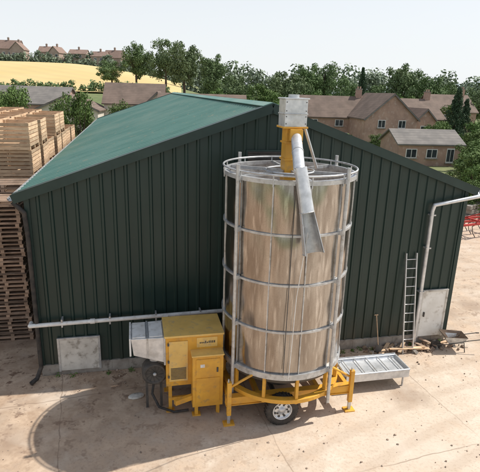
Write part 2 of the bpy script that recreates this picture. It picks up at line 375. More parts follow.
# ------------------------------------------------------------------ houses
def house(name,x,y,w,d,eave,ridge,rot=0,wall='brick',roof='tile',gable_front=False,wins=(),chim=(),z=None,over=.3):
    z=tz(x,y)-.1 if z is None else z
    e=empty(name,(x,y,z),rot)
    if gable_front:
        a,b=w/2,d/2; sw=lambda p:p
    else:
        a,b=d/2,w/2; sw=lambda p:(p[1],p[0],p[2])
    wb=MB()
    vs=[(-a,-b,0),(a,-b,0),(a,-b,eave),(0,-b,ridge),(-a,-b,eave),(-a,b,0),(a,b,0),(a,b,eave),(0,b,ridge),(-a,b,eave)]
    fs=[(0,1,2,3,4),(6,5,9,8,7),(1,6,7,2),(5,0,4,9)]
    wb.poly([sw(p) for p in vs],fs,wall); wb.obj('walls',e)
    rb=MB(); sl=(ridge-eave)/a; t=.16
    for s in(-1,1):
        ex=s*(a+over); ez=eave-sl*over
        q=[(ex,-b-over,ez+.03),(ex,b+over,ez+.03),(0,b+over,ridge+.03),(0,-b-over,ridge+.03)]
        q2=[(p[0],p[1],p[2]+t) for p in q]
        rb.poly([sw(p) for p in q+q2],[(0,1,2,3),(7,6,5,4),(0,4,5,1),(3,2,6,7),(0,3,7,4),(1,5,6,2)],roof)
    if gable_front:
        LL=math.hypot(a+over,sl*(a+over)); an=math.atan(sl)
        for s in(-1,1): rb.box((s*(a+over)/2,-b-over-.03,ridge-sl*(a+over)/2+.02),(LL,.05,.18),'tileg',Euler((0,s*an,0)).to_matrix())
    rb.obj('roof',e)
    nb=MB()
    for (wx,wz,ww,wh) in wins:
        yf=-d/2
        nb.box((wx,yf-.02,wz),(ww,.08,wh),'frame'); nb.box((wx-ww*.23,yf-.055,wz),(ww*.4,.03,wh*.84),'glass'); nb.box((wx+ww*.23,yf-.055,wz),(ww*.4,.03,wh*.84),'glass')
        nb.box((wx,yf-.07,wz-wh/2-.06),(ww+.2,.2,.1),'conc')
    if wins: nb.obj('windows',e)
    cb=MB()
    for (cx,cy) in chim:
        cb.box((cx,cy,ridge+.3),(.9,.6,1.9),wall); cb.box((cx,cy,ridge+1.3),(1.05,.75,.12),'conc'); cb.rod((cx-.2,cy,ridge+1.3),(cx-.2,cy,ridge+1.7),.11,'brick',8); cb.rod((cx+.2,cy,ridge+1.3),(cx+.2,cy,ridge+1.7),.11,'brick',8)
    if chim: cb.obj('chimneys',e)
    return e
house('stone_house',13.6,80,10.5,7,4.1,7.0,.05,wins=[(-3,3.2,1.3,1),(1,3.2,1.3,1),(-3,1.2,1.4,1.1),(2,1.2,1.4,1.1)],chim=[(4.6,0)],z=0)
house('stone_house',20.2,75.5,7.6,11,4.3,7.6,.12,gable_front=True,wins=[(-1.4,3.6,1.1,1.1),(1.6,3.6,1.1,1.1),(-1.8,1.3,1.6,1.1),(1.8,1.1,1.1,2.0)],z=0)
house('stone_house',27,83,8.5,9,4.0,6.9,.2,wins=[(-2.5,3.0,1.2,1),(2.2,3.0,1.2,1)],chim=[(3.4,0)],z=0)
house('stone_house',26.4,76.5,5,6,3.2,5.6,.2,gable_front=True,wins=[(0,2.7,1.6,1.2),(0,1,1.3,1.1)],z=0)
house('bungalow',20.6,57,7.4,5.2,2.4,3.7,.12,wall='brick',roof='tileg',wins=[(-2.2,1.4,1.3,1),(.2,1.4,1.3,1),(2.4,1.2,.9,1.6)],z=0)
house('stone_house',40,100,9,8,5,8,.2,wins=[(-2,4,1.2,1)],chim=[(3.4,0)])
house('stone_cottage',-16.4,76,8.4,7,2.6,5.3,.1,gable_front=False,wall='render',roof='tile',wins=[(-2,1.6,1.2,1)],z=tz(-16,76)-.2)
house('stone_cottage',-12.2,72,5.2,7,2.5,4.9,.1,gable_front=True,wall='render',roof='tile',wins=[(0,2.2,1.2,1)])
house('farm_outbuilding',-5.5,66,11,7,3.9,6.2,.05,wall='brick',roof='tile')
house('farm_outbuilding',-33,74,15,8,2.5,4.7,.0,wall='brick',roof='tileg')
house('farm_outbuilding',-24,70,8,7,2.6,4.4,.1,wall='render',roof='tile',gable_front=True)
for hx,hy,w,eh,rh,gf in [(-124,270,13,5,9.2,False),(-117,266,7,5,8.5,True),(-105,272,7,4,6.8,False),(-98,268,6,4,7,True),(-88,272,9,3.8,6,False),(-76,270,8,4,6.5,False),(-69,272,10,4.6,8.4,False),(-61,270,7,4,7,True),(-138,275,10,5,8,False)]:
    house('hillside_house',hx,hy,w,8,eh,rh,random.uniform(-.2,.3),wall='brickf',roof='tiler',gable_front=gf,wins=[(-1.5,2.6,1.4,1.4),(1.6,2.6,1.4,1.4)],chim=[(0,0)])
# ------------------------------------------------------------------ barn
W=12.04;EV=5.0;RG=7.12;BL=30.5
barn=empty('farm_barn',(-5.17,11.35,0),YAW)
def top(s): return EV+(RG-EV)*(1-abs(s-W/2)/(W/2))
def clad(name,L,zb,topf,pitch=.3,dep=.035,brk=()):
    ss_=[];x=0
    while x<L-1e-6:
        for dx,y in((0,0),(pitch-.10,0),(pitch-.075,-dep),(pitch-.025,-dep)):
            if x+dx<L: ss_.append((x+dx,y))
        x+=pitch
    ss_.append((L,0))
    for b in brk:
        ss_=sorted(ss_+[(b,0)]) if all(abs(b-a[0])>.01 for a in ss_) else ss_
    mb=MB(); v=[];f=[]
    for s,y in ss_: v+=[(s,y,zb),(s,y,topf(s))]
    f=[(2*i,2*i+2,2*i+3,2*i+1) for i in range(len(ss_)-1)]
    mb.poly(v,f,'clad'); return mb
PL=.32
clad('g',W,PL,lambda s:top(s)-.03,brk=(W/2,)).obj('front_gable_cladding',barn)
clad('g',W,PL,lambda s:top(s)-.03,brk=(W/2,)).obj('rear_gable_cladding',barn,loc=(W,BL,0),rot=math.pi)
clad('s',BL,PL,lambda s:EV-.03).obj('left_side_cladding',barn,loc=(0,BL,0),rot=-math.pi/2)
clad('s',BL,PL,lambda s:EV-.03).obj('right_side_cladding',barn,loc=(W,0,0),rot=math.pi/2)
pb=MB()
pb.bb(-.03,W+.03,-.05,.15,-.05,PL,'conc'); pb.bb(-.03,.15,.15,BL,-.05,PL,'conc'); pb.bb(W-.15,W+.03,.15,BL,-.05,PL,'conc')
for i in range(27): pb.bb(.02+i*.445,.02+i*.445+.43,-.056,-.05,.02,PL-.015,'conc')
pb.obj('concrete_plinth',barn)
sb=MB()
for z in (1.0,2.4,3.8,4.9):
    for i in range(40):
        s=.1+i*.3
        if s<W-.1 and z<top(s)-.2: sb.box((s,-.003,z),(.014,.008,.014),'dark')
sb.obj('cladding_screws',barn)
def roofsheet(side):
    OV=.28; pitch=.333; pts=[];x=-.12
    while x<BL+.12:
        for dx,h in((0,0),(pitch-.09,0),(pitch-.07,.035),(pitch-.02,.035)):
            if x+dx<BL+.12: pts.append((x+dx,h))
        x+=pitch
    sl=(RG-EV)/(W/2); v=[]
    ex=-OV if side<0 else W+OV
    nseg=6
    for y,h in pts:
        for k in range(nseg+1):
            u=k/nseg; xx=ex+(W/2-ex)*u; zz=top(0)-sl*OV+(RG-EV+sl*OV)*u
            v.append((xx,y,zz+.04+h))
    n=nseg+1
    f=[(i*n+k,i*n+k+1,(i+1)*n+k+1,(i+1)*n+k) for i in range(len(pts)-1) for k in range(nseg)]
    if side<0: f=[q[::-1] for q in f]
    mb=MB(); mb.poly(v,f,'roof'); return mb
roofsheet(-1).obj('roof_sheet_left',barn); roofsheet(1).obj('roof_sheet_right',barn)
tb=MB(); slope=math.atan2(RG-EV,W/2); LL=math.hypot(W/2+.3,(RG-EV)*(W/2+.3)/(W/2))
for sgn,cx in((-1,(W/2-.3)/2),(1,W-(W/2-.3)/2)):
    zc=RG-(RG-EV)*((W/2+.3)/2)/(W/2)
    for yy in(-.13,BL+.13):
        tb.box((cx,yy,zc-.02),(LL,.05,.22),'trim',Euler((0,-slope if sgn<0 else slope,0)).to_matrix())
        tb.box((cx,yy+(.09 if yy<0 else -.09),zc+.095),(LL,.24,.02),'trim',Euler((0,-slope if sgn<0 else slope,0)).to_matrix())
for xx in(-.0,W): tb.bb(xx-.06,xx+.06,-.06,.06,PL+.005,EV-.05,'trim')
for s in(-1,1):
    tb.box((W/2+s*.12,BL/2,RG+.075),(.27,BL+.2,.02),'roof',Euler((0,s*slope,0)).to_matrix())
tb.obj('roof_trim',barn)
gb=MB()
for xx in(-.33,W+.33):
    n=8; v=[]
    for yy in(-.15,BL+.15):
        for k in range(n+1):
            a=math.pi+math.pi*k/n; v.append((xx+.075*math.cos(a),yy,EV-.09+.075*math.sin(a)))
        for k in range(n+1):
            a=2*math.pi-math.pi*k/n; v.append((xx+.065*math.cos(a),yy,EV-.09+.065*math.sin(a)))
    m=2*(n+1); gb.poly(v,[(k,(k+1)%m,m+(k+1)%m,m+k) for k in range(m)],'galv')
gb.obj('gutters',barn)
db=MB()
db.path([(W+.33,-.05,EV-.15),(W+.3,-.18,EV-.25),(10.95,-.18,4.52),(10.92,-.16,4.35),(10.95,-.14,1.6),(10.95,-.14,.1)],.055,'galvb',12)
for z in(1.8,3.2,4.2): db.bb(10.87,11.03,-.2,-.03,z,z+.04,'galv')
db.obj('downpipe',barn)
db=MB(); db.path([(-.3,-.08,EV-.2),(-.05,-.16,EV-.45),(-.02,-.16,4),(-.02,-.16,.35),(-.12,-.3,.1),(-.25,-.45,.06)],.055,'black',12); db.obj('black_downpipe',barn)
wp=MB(); wp.path([(-.18,-.02,1.58),(-.18,-.2,1.58),(4.9,-.2,1.66)],.055,'white',12)
for s in(.6,1.8,3.0,4.2): wp.bb(s-.02,s+.02,-.24,-.03,1.50,1.72,'galv')
for s in(1.3,3.2): wp.rod((s,-.2,1.604),(s+.12,-.2,1.606),.07,'white',12)
wp.obj('white_service_pipe',barn)
hb=MB(); hb.bb(.45,1.47,-.085,-.04,.14,1.07,'offwhite')
for a in((.41,.47,-.10,-.04,.12,1.11),(1.45,1.51,-.10,-.04,.12,1.11),(.47,1.45,-.10,-.04,1.05,1.11)): hb.bb(*a,'galv')
hb.obj('wall_hatch',barn,bevel=.005)
dr=MB(); dr.bb(11.07,11.88,-.085,-.04,.26,1.78,'doorw')
for a in((11.02,11.08,-.11,-.04,.24,1.83),(11.87,11.93,-.11,-.04,.24,1.83),(11.08,11.87,-.11,-.04,1.77,1.83)): dr.bb(*a,'offwhite')
dr.bb(11.16,11.20,-.13,-.085,.95,1.1,'dark'); dr.obj('side_door',barn,bevel=.005)
vb=MB(); vb.bb(5.42,6.46,-.05,-.038,5.66,6.02,'dark')
for a in((5.38,5.42,-.07,-.03,5.62,6.06),(6.46,6.5,-.07,-.03,5.62,6.06),(5.42,6.46,-.07,-.03,6.02,6.06),(5.42,6.46,-.07,-.03,5.62,5.66)): vb.bb(*a,'trim')
for i in range(4): vb.box((5.94,-.06,5.71+i*.09),(1.02,.02,.05),'dark',(R(35),0,0))
vb.obj('gable_vent',barn)
def BW(s,t,z=0):
    return (-5.17+s*math.cos(YAW)-t*math.sin(YAW),11.35+s*math.sin(YAW)+t*math.cos(YAW),z)
# ------------------------------------------------------------------ ladder
lb=MB(); h=3.05
for s in(-.17,.17): lb.box((s,.27,h/2),(.03,.06,math.hypot(h,.5)),'alu',Euler((-math.atan2(.5,h),0,0)).to_matrix())
for i in range(11):
    u=(i+.6)/11.3; lb.rod((-.17,.02+.5*u,h*u),(.17,.02+.5*u,h*u),.014,'alu',8)
lb.obj('ladder',loc=BW(10.5,-.58),rot=YAW)
# ------------------------------------------------------------------ grain dryer
DC=(1.08,10.92,0)
dry=empty('grain_dryer',DC,YAW)
RR=1.45; Z0=1.38; Z1=5.78
cb=MB()
bands=[Z0,2.48,3.58,4.68,Z1]; NP=12
for bi in range(4):
    za,zb=bands[bi]+.012,bands[bi+1]-.012
    for p in range(NP):
        a0=2*math.pi*p/NP+.008; a1=2*math.pi*(p+1)/NP-.008; n=8;m=6; v=[];v2=[]
        for i in range(n+1):
            for j in range(m+1):
                u=i/n;w=j/m; bul=.03*(1-(2*u-1)**2)*(1-(2*w-1)**2)*(1 if (p+bi)%3 else .3)
                a=a0+(a1-a0)*u; z=za+(zb-za)*w; r=RR+bul
                v.append((r*math.cos(a),r*math.sin(a),z)); v2.append(((r-.015)*math.cos(a),(r-.015)*math.sin(a),z))
        f=[(i*(m+1)+j,(i+1)*(m+1)+j,(i+1)*(m+1)+j+1,i*(m+1)+j+1) for i in range(n) for j in range(m)]
        cb.poly(v,f,'panel',True); cb.poly(v2,[q[::-1] for q in f],'panel',True)
cb.obj('perforated_drum',dry)
fb=MB()
fb.lathe((0,0,0),[(RR-.03,Z0-.02),(RR-.03,Z1)],'galv',96)
fb.obj('drum_liner',dry)
fb=MB()
for z in bands[1:-1]: fb.lathe((0,0,z),[(RR-.005,-.026),(RR+.035,-.023),(RR+.035,.023),(RR-.005,.026)],'galv',96,smooth=False)
for z,hh in((Z0,.07),(Z1,.045)): fb.lathe((0,0,z),[(RR-.05,-hh),(RR+.05,-hh),(RR+.05,hh),(RR-.05,hh),(RR-.05,-hh)],'galv',96,smooth=False)
fb.ring((0,0,Z1+.14),RR+.05,.022,'galv',96)
for p in range(12):
    a=2*math.pi*p/12; c,s=math.cos(a),math.sin(a)
    m=Matrix.Rotation(a,3,'Z')
    fb.box(((RR+.012)*c,(RR+.012)*s,(Z0+Z1)/2),(.025,.024,Z1-Z0-.12),'galv',m)
    fb.rod(((RR+.05)*c,(RR+.05)*s,Z1-.1),((RR+.05)*c,(RR+.05)*s,Z1+.14),.016,'galv',8)
PA=[R(209),R(303),R(25),R(125)]
for a in PA:
    c,s=math.cos(a),math.sin(a); fb.rod(((RR+.1)*c,(RR+.1)*s,.5),((RR+.1)*c,(RR+.1)*s,Z1+.28),.042,'galv',12)
    for z in bands: fb.box(((RR+.06)*c,(RR+.06)*s,z),(.1,.12,.1),'galv',Matrix.Rotation(a,3,'Z'))
fb.obj('galvanised_frame',dry)
ub=MB()
for p in range(6):
    a=R(30+60*p); ub.box((math.cos(a)*RR/2,math.sin(a)*RR/2,Z1+.02),(RR-.1,.05,.07),'galv',Matrix.Rotation(a,3,'Z'))
ub.lathe((0,0,0),[(.3,Z1-.25),(.3,Z1-.35),(RR-.06,Z1-.75)],'soil',48)
ub.ring((0,0,Z1+.03),.55,.025,'galv',48)
ub.obj('top_spokes',dry)
ab=MB()
ab.bb(-.17,.17,-.17,.17,Z1-.5,6.78,'yel')
ab.bb(-.2,.2,-.2,.2,6.05,6.09,'yel'); ab.bb(-.2,.2,-.2,.2,6.42,6.46,'yel')
ab.bb(-.25,.25,-.24,.24,6.78,7.36,'galvb')
ab.bb(-.28,.28,-.27,.27,7.36,7.39,'galvb')
ab.bb(-.28,.28,-.27,.27,6.75,6.79,'yel'); ab.bb(-.265,.265,-.255,.255,7.04,7.07,'galv')
ab.rod((.0,.0,7.39),(0,0,7.46),.12,'galv',16)
for x in(-.22,.22):
    for z in(6.85,7.0,7.12,7.3): ab.rod((x,-.24,z),(x,-.252,z),.012,'dark',6)
ab.bb(-.14,.14,-.36,-.27,6.5,6.74,'yel')
ab.obj('auger_head',dry,bevel=.008)
s=MB()
A0=Vector((.05,-.15,6.62)); A1=Vector((-.34,-1.64,6.06)); A2=Vector((-.10,-2.0,4.5))
s.rod(A0,A1,.115,'galvb',20); s.rod(A0,A0.lerp(A1,.06),.14,'galv',20); s.rod(A0.lerp(A1,.5),A0.lerp(A1,.53),.125,'galv',20)
s.ball(A1,.12,'galvb',12)
d=(A2-A1).normalized(); side=Vector((1,0,0)); side=(side-d*side.dot(d)).normalized(); out=d.cross(side).normalized()
if out.y>0: out=-out
def sec(P,w,h):
    K=11; pr=[(-w,h)]+[(-w*math.cos(math.pi*i/(K-1)),-h*.9*math.sin(math.pi*i/(K-1))) for i in range(K)]+[(w,h)]
    return [P+side*a+out*b for a,b in pr]
S0=sec(A1+Vector((0,0,.06)),.105,.09); S1=sec(A1.lerp(A2,.5),.125,.11); S2=sec(A2,.19,.15)
NS=len(S0)
for X,Y in((S0,S1),(S1,S2)):
    s.poly(X+Y,[(i,i+1,NS+1+i,NS+i) for i in range(NS-1)],'galvb',True)
    cx=sum(X,Vector())/NS; cy=sum(Y,Vector())/NS
    s.poly([a.lerp(cx,.07) for a in X]+[a.lerp(cy,.07) for a in Y],[(NS+i,NS+1+i,i+1,i) for i in range(NS-1)],'galv',True)
def cov(P,w,h):
    return [P+side*(-w*math.cos(math.pi*i/8))+out*(h+w*.45*math.sin(math.pi*i/8)) for i in range(9)]
C0=cov(A1+Vector((0,0,.06)),.112,.09); C1=cov(A1.lerp(A2,.5),.132,.11)
s.poly(C0+C1,[(i,i+1,10+i,9+i) for i in range(8)],'galvb',True)
for P in(S0,S1,S2):
    for i in range(NS-1): s.rod(P[i],P[i+1],.011,'galv',6)
for k in(0,NS-1):
    s.rod(S0[k],S1[k],.011,'galv',6); s.rod(S1[k],S2[k],.011,'galv',6)
for i in range(8): s.rod(C1[i],C1[i+1],.011,'galv',6)
s.obj('discharge_spout',dry)
rb=MB(); rb.rod((.22,.05,7.0),(.78,.35,5.8),.035,'galvb',10); rb.rod((-.32,-1.50,5.9),(-.16,-1.5,5.82),.02,'galv',8)
rb.path([(-.18,-1.9,4.9),(-.22,-1.62,3.4),(-.25,-1.53,1.35)],.008,'white',6); rb.rod((-.36,-1.55,5.8),(-.38,-1.53,1.5),.009,'dark',6)
rb.obj('stay_and_pull_rope',dry)
bb=MB()
bb.lathe((0,0,0),[(RR+.02,Z0-.06),(RR-.05,Z0-.2),(.45,.62),(.45,.5)],'dark',64)
for yy in(-.95,.95):
    bb.bb(-1.55,1.6,yy-.06,yy+.06,.5,.68,'yel'); bb.bb(-1.55,1.6,yy-.09,yy+.09,.68,.70,'yel'); bb.bb(-1.55,1.6,yy-.09,yy+.09,.48,.50,'yel')
for xx in(-1.45,-.75,.75,1.5): bb.bb(xx-.05,xx+.05,-.89,.89,.5,.66,'yel')
for a in [R(x) for x in (209,240,270,303,330,0,25,60,90,125,155,180)]:
    c,s_=math.cos(a),math.sin(a); bb.box(((RR-.02)*c,(RR-.02)*s_,1.0),(.09,.07,.66),'yel',Matrix.Rotation(a,3,'Z'))
bb.lathe((0,0,0),[(RR-.1,.7),(RR+.05,.7),(RR+.05,.8),(RR-.1,.8),(RR-.1,.7)],'yel',64,smooth=False)
for xx,yy in((-1.48,-1.03),(1.55,-1.03),(-1.48,1.03),(1.55,1.03)):
    bb.bb(xx-.05,xx+.05,yy-.05,yy+.05,.25,1.12,'yel'); bb.bb(xx-.035,xx+.035,yy-.035,yy+.035,.03,.3,'galv'); bb.bb(xx-.13,xx+.13,yy-.1,yy+.1,.0,.035,'yel')
    bb.rod((xx-.02,yy,1.12),(xx-.02,yy,1.2),.02,'galv',8)
for q in(-1,1): bb.rod((q*1.48,-1.0,.95),(q*.95,-1.12,1.33),.03,'yel',8)
bb.box((-2.1,-.5,.52),(1.3,.1,.12),'yel',(0,0,R(22))); bb.box((-2.1,.4,.52),(1.3,.1,.12),'yel',(0,0,R(-22)))
bb.rod((-.26,-1.1,.42),(-.26,1.1,.42),.06,'dark',12)
bb.obj('yellow_chassis',dry,bevel=.006)
def wheel(par,name,x,y,r,w):
    mb=MB()
    mb.lathe((0,0,0),[(r*.58,-w*.42),(r*.8,-w*.5),(r*.95,-w*.46),(r,-w*.34),(r,w*.34),(r*.95,w*.46),(r*.8,w*.5),(r*.58,w*.42)],'black',40,axis='y')
    for i in range(30):
        a=2*math.pi*i/30; mb.box(((r+.003)*math.cos(a),0,(r+.003)*math.sin(a)),(.018,w*.72,.028),'black',Matrix.Rotation(-a,3,'Y'))
    mb.lathe((0,0,0),[(r*.60,-w*.44),(r*.57,-w*.46),(r*.54,-w*.40),(r*.50,-w*.22),(r*.2,-w*.26),(r*.18,-w*.4),(0,-w*.42)],'galvb',32,axis='y')
    for i in range(5):
        a=2*math.pi*i/5; mb.rod((r*.33*math.cos(a),-w*.3,r*.33*math.sin(a)),(r*.33*math.cos(a),-w*.22,r*.33*math.sin(a)),.022,'dark',8)
    for i in range(8):
        a=2*math.pi*(i+.5)/8; mb.rod((r*.44*math.cos(a),-w*.27,r*.44*math.sin(a)),(r*.44*math.cos(a),-w*.2,r*.44*math.sin(a)),.03,'dark',8)
    return mb.obj(name,par,loc=(x,y,r))
wheel(dry,'wheel_front',-.26,-1.2,.39,.24); o=wheel(dry,'wheel_rear',-.26,1.2,.39,.24); o.rotation_euler=(0,0,math.pi)
ub=MB()
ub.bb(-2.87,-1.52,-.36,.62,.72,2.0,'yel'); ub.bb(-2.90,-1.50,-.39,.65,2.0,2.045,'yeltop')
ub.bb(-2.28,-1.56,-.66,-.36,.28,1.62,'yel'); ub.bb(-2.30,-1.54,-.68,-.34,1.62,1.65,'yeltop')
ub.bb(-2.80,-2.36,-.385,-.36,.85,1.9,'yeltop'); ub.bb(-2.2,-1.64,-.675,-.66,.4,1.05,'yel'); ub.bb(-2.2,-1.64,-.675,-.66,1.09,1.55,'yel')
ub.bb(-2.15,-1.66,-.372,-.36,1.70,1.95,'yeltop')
rg=random.Random(2)
for i in range(9): hh=rg.choice((.035,.06,.06)); ub.bb(-2.08+i*.042,-2.052+i*.042,-.376,-.372,1.80,1.80+hh,'dark')
for i in range(9): ub.box((-2.58,-.39,.92+i*.035),(.36,.012,.015),'dark')
for zz in(.95,1.35,1.8): ub.bb(-2.83,-2.79,-.395,-.385,zz,zz+.07,'dark')
ub.bb(-1.72,-1.68,-.69,-.675,1.2,1.32,'dark'); ub.bb(-2.1,-2.0,-.678,-.675,1.34,1.42,'white')
for x,y in((-2.78,-.3),(-2.78,.55),(-1.6,.55),(-2.18,-.55),(-1.66,-.55)): ub.bb(x-.04,x+.04,y-.04,y+.04,.0,.74,'yel')
for x,y in((-2.78,-.3),(-2.18,-.55),(-2.78,.55)): ub.bb(x-.1,x+.1,y-.08,y+.08,0,.03,'yel')
ub.bb(-2.74,-1.64,-.33,-.27,.3,.38,'yel')
ub.obj('burner_unit',dry,bevel=.012)
ib=MB()
v=[(-2.87,-.34,2.0),(-2.87,.58,2.0),(-2.87,.58,1.35),(-2.87,-.34,1.35),(-3.65,-.3,2.0),(-3.65,.5,2.0),(-3.60,.5,1.58),(-3.60,-.3,1.58)]
ib.poly(v,[(0,4,5,1),(1,5,6,2),(2,6,7,3),(3,7,4,0),(4,7,6,5)],'galvb')
ib.bb(-3.69,-3.65,-.33,.53,1.58,2.03,'white'); ib.bb(-2.915,-2.875,-.37,.62,1.3,1.995,'galv'); ib.bb(-3.3,-3.26,-.345,.55,1.5,2.02,'galv')
ib.bb(-3.62,-3.32,-.28,.48,2.004,2.03,'white'); ib.bb(-3.24,-2.93,-.28,.48,2.004,2.03,'white')
ib.obj('intake_hood',dry,bevel=.006)
fb=MB()
fb.lathe((-3.13,-.02,.98),[(0,-.16),(.2,-.17),(.22,-.2),(.26,-.2),(.30,-.14),(.30,.14),(.0,.16)],'dark',32,axis='y')
fb.ring((-3.13,-.2,.98),.24,.02,'galv',32,6,axis='y')
for i in range(12):
    a=math.pi*i/6; fb.rod((-3.13+.05*math.cos(a),-.205,.98+.05*math.sin(a)),(-3.13+.22*math.cos(a+.5),-.205,.98+.22*math.sin(a+.5)),.005,'dark',5)
fb.ball((-3.13,-.2,.98),.05,'galv')
fb.bb(-3.05,-2.88,-.16,.14,.8,1.35,'dark'); fb.rod((-3.1,.0,1.2),(-3.1,.0,1.56),.14,'galv',16)
fb.path([(-3.15,-.1,.72),(-3.2,-.2,.45),(-3.05,-.4,.2),(-2.7,-.45,.06),(-2.35,-.42,.05)],.03,'black',10)
for q in(-3.32,-2.98): fb.bb(q-.03,q+.03,-.1,-.04,0,.75,'dark')
fb.obj('burner_fan',dry,bevel=.004)
hb=MB()
x0,x1,y0,y1=1.75,3.55,-.36,.40; zt=.52
T=[(x0,y0,zt),(x1,y0,zt),(x1,y1,zt),(x0,y1,zt)]; Bm=[(x0+.25,-.12,.2),(x1-.2,-.12,.2),(x1-.2,.12,.2),(x0+.25,.12,.2)]
hb.poly(T+Bm,[(0,4,5,1),(1,5,6,2),(2,6,7,3),(3,7,4,0),(4,7,6,5)],'galvb')
hb.poly([(a[0],a[1],a[2]-.006) for a in T+Bm],[(1,5,4,0),(2,6,5,1),(3,7,6,2),(0,4,7,3),(5,6,7,4)],'galv')
for a,b in((0,1),(1,2),(2,3),(3,0)): hb.rod(T[a],T[b],.028,'galvb',8)
hb.bb(x0,x1,y0-.012,y0,.3,zt+.01,'galvb'); hb.bb(x1,x1+.012,y0,y1,.3,zt+.01,'galvb'); hb.bb(x0,x1,y1,y1+.012,.3,zt+.06,'galvb')
hb.bb(x0+.05,x1-.05,y0+.04,y1-.04,zt-.07,zt-.06,'galvb')
for i in range(5): hb.rod((x0+.2+i*.35,y0,zt-.01),(x0+.2+i*.35,y1,zt-.01),.012,'galv',6)
for x in(x0+.12,x1-.12):
    for y in(y0+.06,y1-.06): hb.rod((x,y,0),(x,y,zt-.02),.025,'galv',8)
hb.rod((x0+.2,0,.3),(1.2,0,.55),.11,'galv',14)
hb.obj('intake_hopper',dry)
# ------------------------------------------------------------------ crates / pallets
def crate(mb,cx,cy,z,w,d,h,k,rng):
    ph=.1
    for y in(-d/2+.05,0,d/2-.05): mb.box((cx,cy+y,z+ph/2),(w,.09,ph),k)
    n=max(3,int(h/.14)); sh=(h-ph)/n
    for i in range(n):
        zz=z+ph+sh*(i+.5); a=sh*.78
        mb.box((cx,cy-d/2+.012,zz),(w,.022,a),k); mb.box((cx+w/2-.012,cy,zz),(.022,d-.05,a),k)
        mb.box((cx-w/2+.012,cy,zz),(.022,d-.05,a),k)
    mb.box((cx,cy+d/2-.012,z+ph+(h-ph)/2),(w,.022,h-ph),k)
    for sx in(-1,1):
        for sy in(-1,1): mb.box((cx+sx*(w/2-.06),cy+sy*(d/2-.06),z+ph+(h-ph)/2),(.08,.08,h-ph),k)
    mb.box((cx,cy,z+ph),(w-.06,d-.06,.02),k)
def cratestack(s,t,n,w=1.15,d=1.5,h=.9,k='wood'):
    rng=random.Random(int(s*100+t*10)); mb=MB()
    for i in range(n): crate(mb,rng.uniform(-.06,.06),rng.uniform(-.06,.06),i*h,w,d,h-.01,k,rng)
    x,y,_=BW(s,t); mb.obj('wooden_crate_stack',loc=(x,y,0),rot=YAW+rng.uniform(-.035,.035))
def palletstack(s,t,n,w=1.2,d=1.0,k='woodd'):
    rng=random.Random(int(s*77+t*13)); mb=MB(); z=0
    for i in range(n):
        ox,oy=rng.uniform(-.04,.04),rng.uniform(-.04,.04)
        for x in(-w/2+.06,0,w/2-.06): mb.box((ox+x,oy,z+.06),(.1,d,.075),k)
        for j in range(7): mb.box((ox,oy-d/2+.05+j*(d-.1)/6,z+.11),(w,.1,.022),k)
        for j in range(3): mb.box((ox,oy-d/2+.05+j*(d-.1)/2,z+.011),(w,.1,.02),k)
        z+=.128
    x,y,_=BW(s,t); mb.obj('pallet_stack',loc=(x,y,0),rot=YAW+rng.uniform(-.04,.04))
palletstack(-1.25,2.6,34); palletstack(-2.55,2.5,33); palletstack(-1.3,3.75,36); palletstack(-2.7,3.8,35); palletstack(-4.0,2.9,34); palletstack(-4.1,4.0,36)
HT=[[7,7,6,7,7,6,6],[7,7,7,7,7,7,6],[7,6,7,7,7,7,7],[7,7,7,7,7,7,7],[7,7,7,7,7,7,7]]
for c in range(5):
    for r_ in range(7):
        cratestack(-1.35-c*1.3,6.0+r_*1.75,HT[c][r_])
# ------------------------------------------------------------------ clutter
def rubble():
    rng=random.Random(5); mb=MB()
    for i in range(110):
        x=rng.gauss(0,.95); y=rng.gauss(0,.17); s=rng.uniform(.03,.11)
        mb.box((x,y,s*.4),(s*1.4,s,s*.9),rng.choice(['soil','woodd','conc','soil']),(rng.random()*3,rng.random()*3,rng.random()*3))
    for i in range(10):
        x=rng.uniform(-1.4,1); mb.box((x,rng.uniform(-.2,.2),.05+rng.random()*.12),(rng.uniform(.4,1.1),.1,.025),rng.choice(['wood','woodd']),(0,rng.uniform(-.15,.15),rng.uniform(-.9,.9)))
    mb.obj('rubble_pile',loc=BW(10.7,-.35),rot=YAW)
rubble()
def debris():
    rng=np.random.default_rng(9); mb=MB()
    for i in range(1300):
        if i<800:
            s=rng.uniform(-.3,12.2); t=-.06-abs(rng.normal())*.4; x,y,_=BW(s,t)
        else:
            x=rng.uniform(-8,8); y=rng.uniform(7.5,13)
            if y>11.2+.22*(x+5): continue
        r=.006+.018*rng.random()**3
        mb.box((x,y,r*.35+.004),(r*2*rng.uniform(.7,1.4),r*2,r*1.2),'stones',(rng.random()*3,rng.random()*3,rng.random()*3))
    mb.obj('loose_stones')
debris()
def weeds():
    rng=np.random.default_rng(4); cs=[];rs=[]
    for s in list(rng.uniform(0,4.5,9))+list(rng.uniform(6.5,12,8)):
        x,y,_=BW(s,-.12-.1*rng.random()); cs.append((x,y,.05)); rs.append(rng.uniform(.05,.13))
    v=leaves(np.array(cs),np.array(rs),700,.022,rng); v[:,2]=np.maximum(v[:,2],.006)
    me=bpy.data.meshes.new('weeds'); k=len(v)//4; me.from_pydata(v.tolist(),[],[(4*j,4*j+1,4*j+2,4*j+3) for j in range(k)]); me.materials.append(M['leaf'])
    sc.collection.objects.link(bpy.data.objects.new('wall_weeds',me))
weeds()
def tool(s,l):
    mb=MB(); mb.rod((0,-.32,.25),(0,-.02,l),.015,'wood',8)
    mb.box((0,-.36,.13),(.19,.015,.28),'dark',(R(-14),0,0)); mb.rod((-.06,0,l),(.06,0,l),.016,'wood',8)
    mb.obj('spade',loc=BW(s,-.05),rot=YAW)
tool(9.6,1.1)
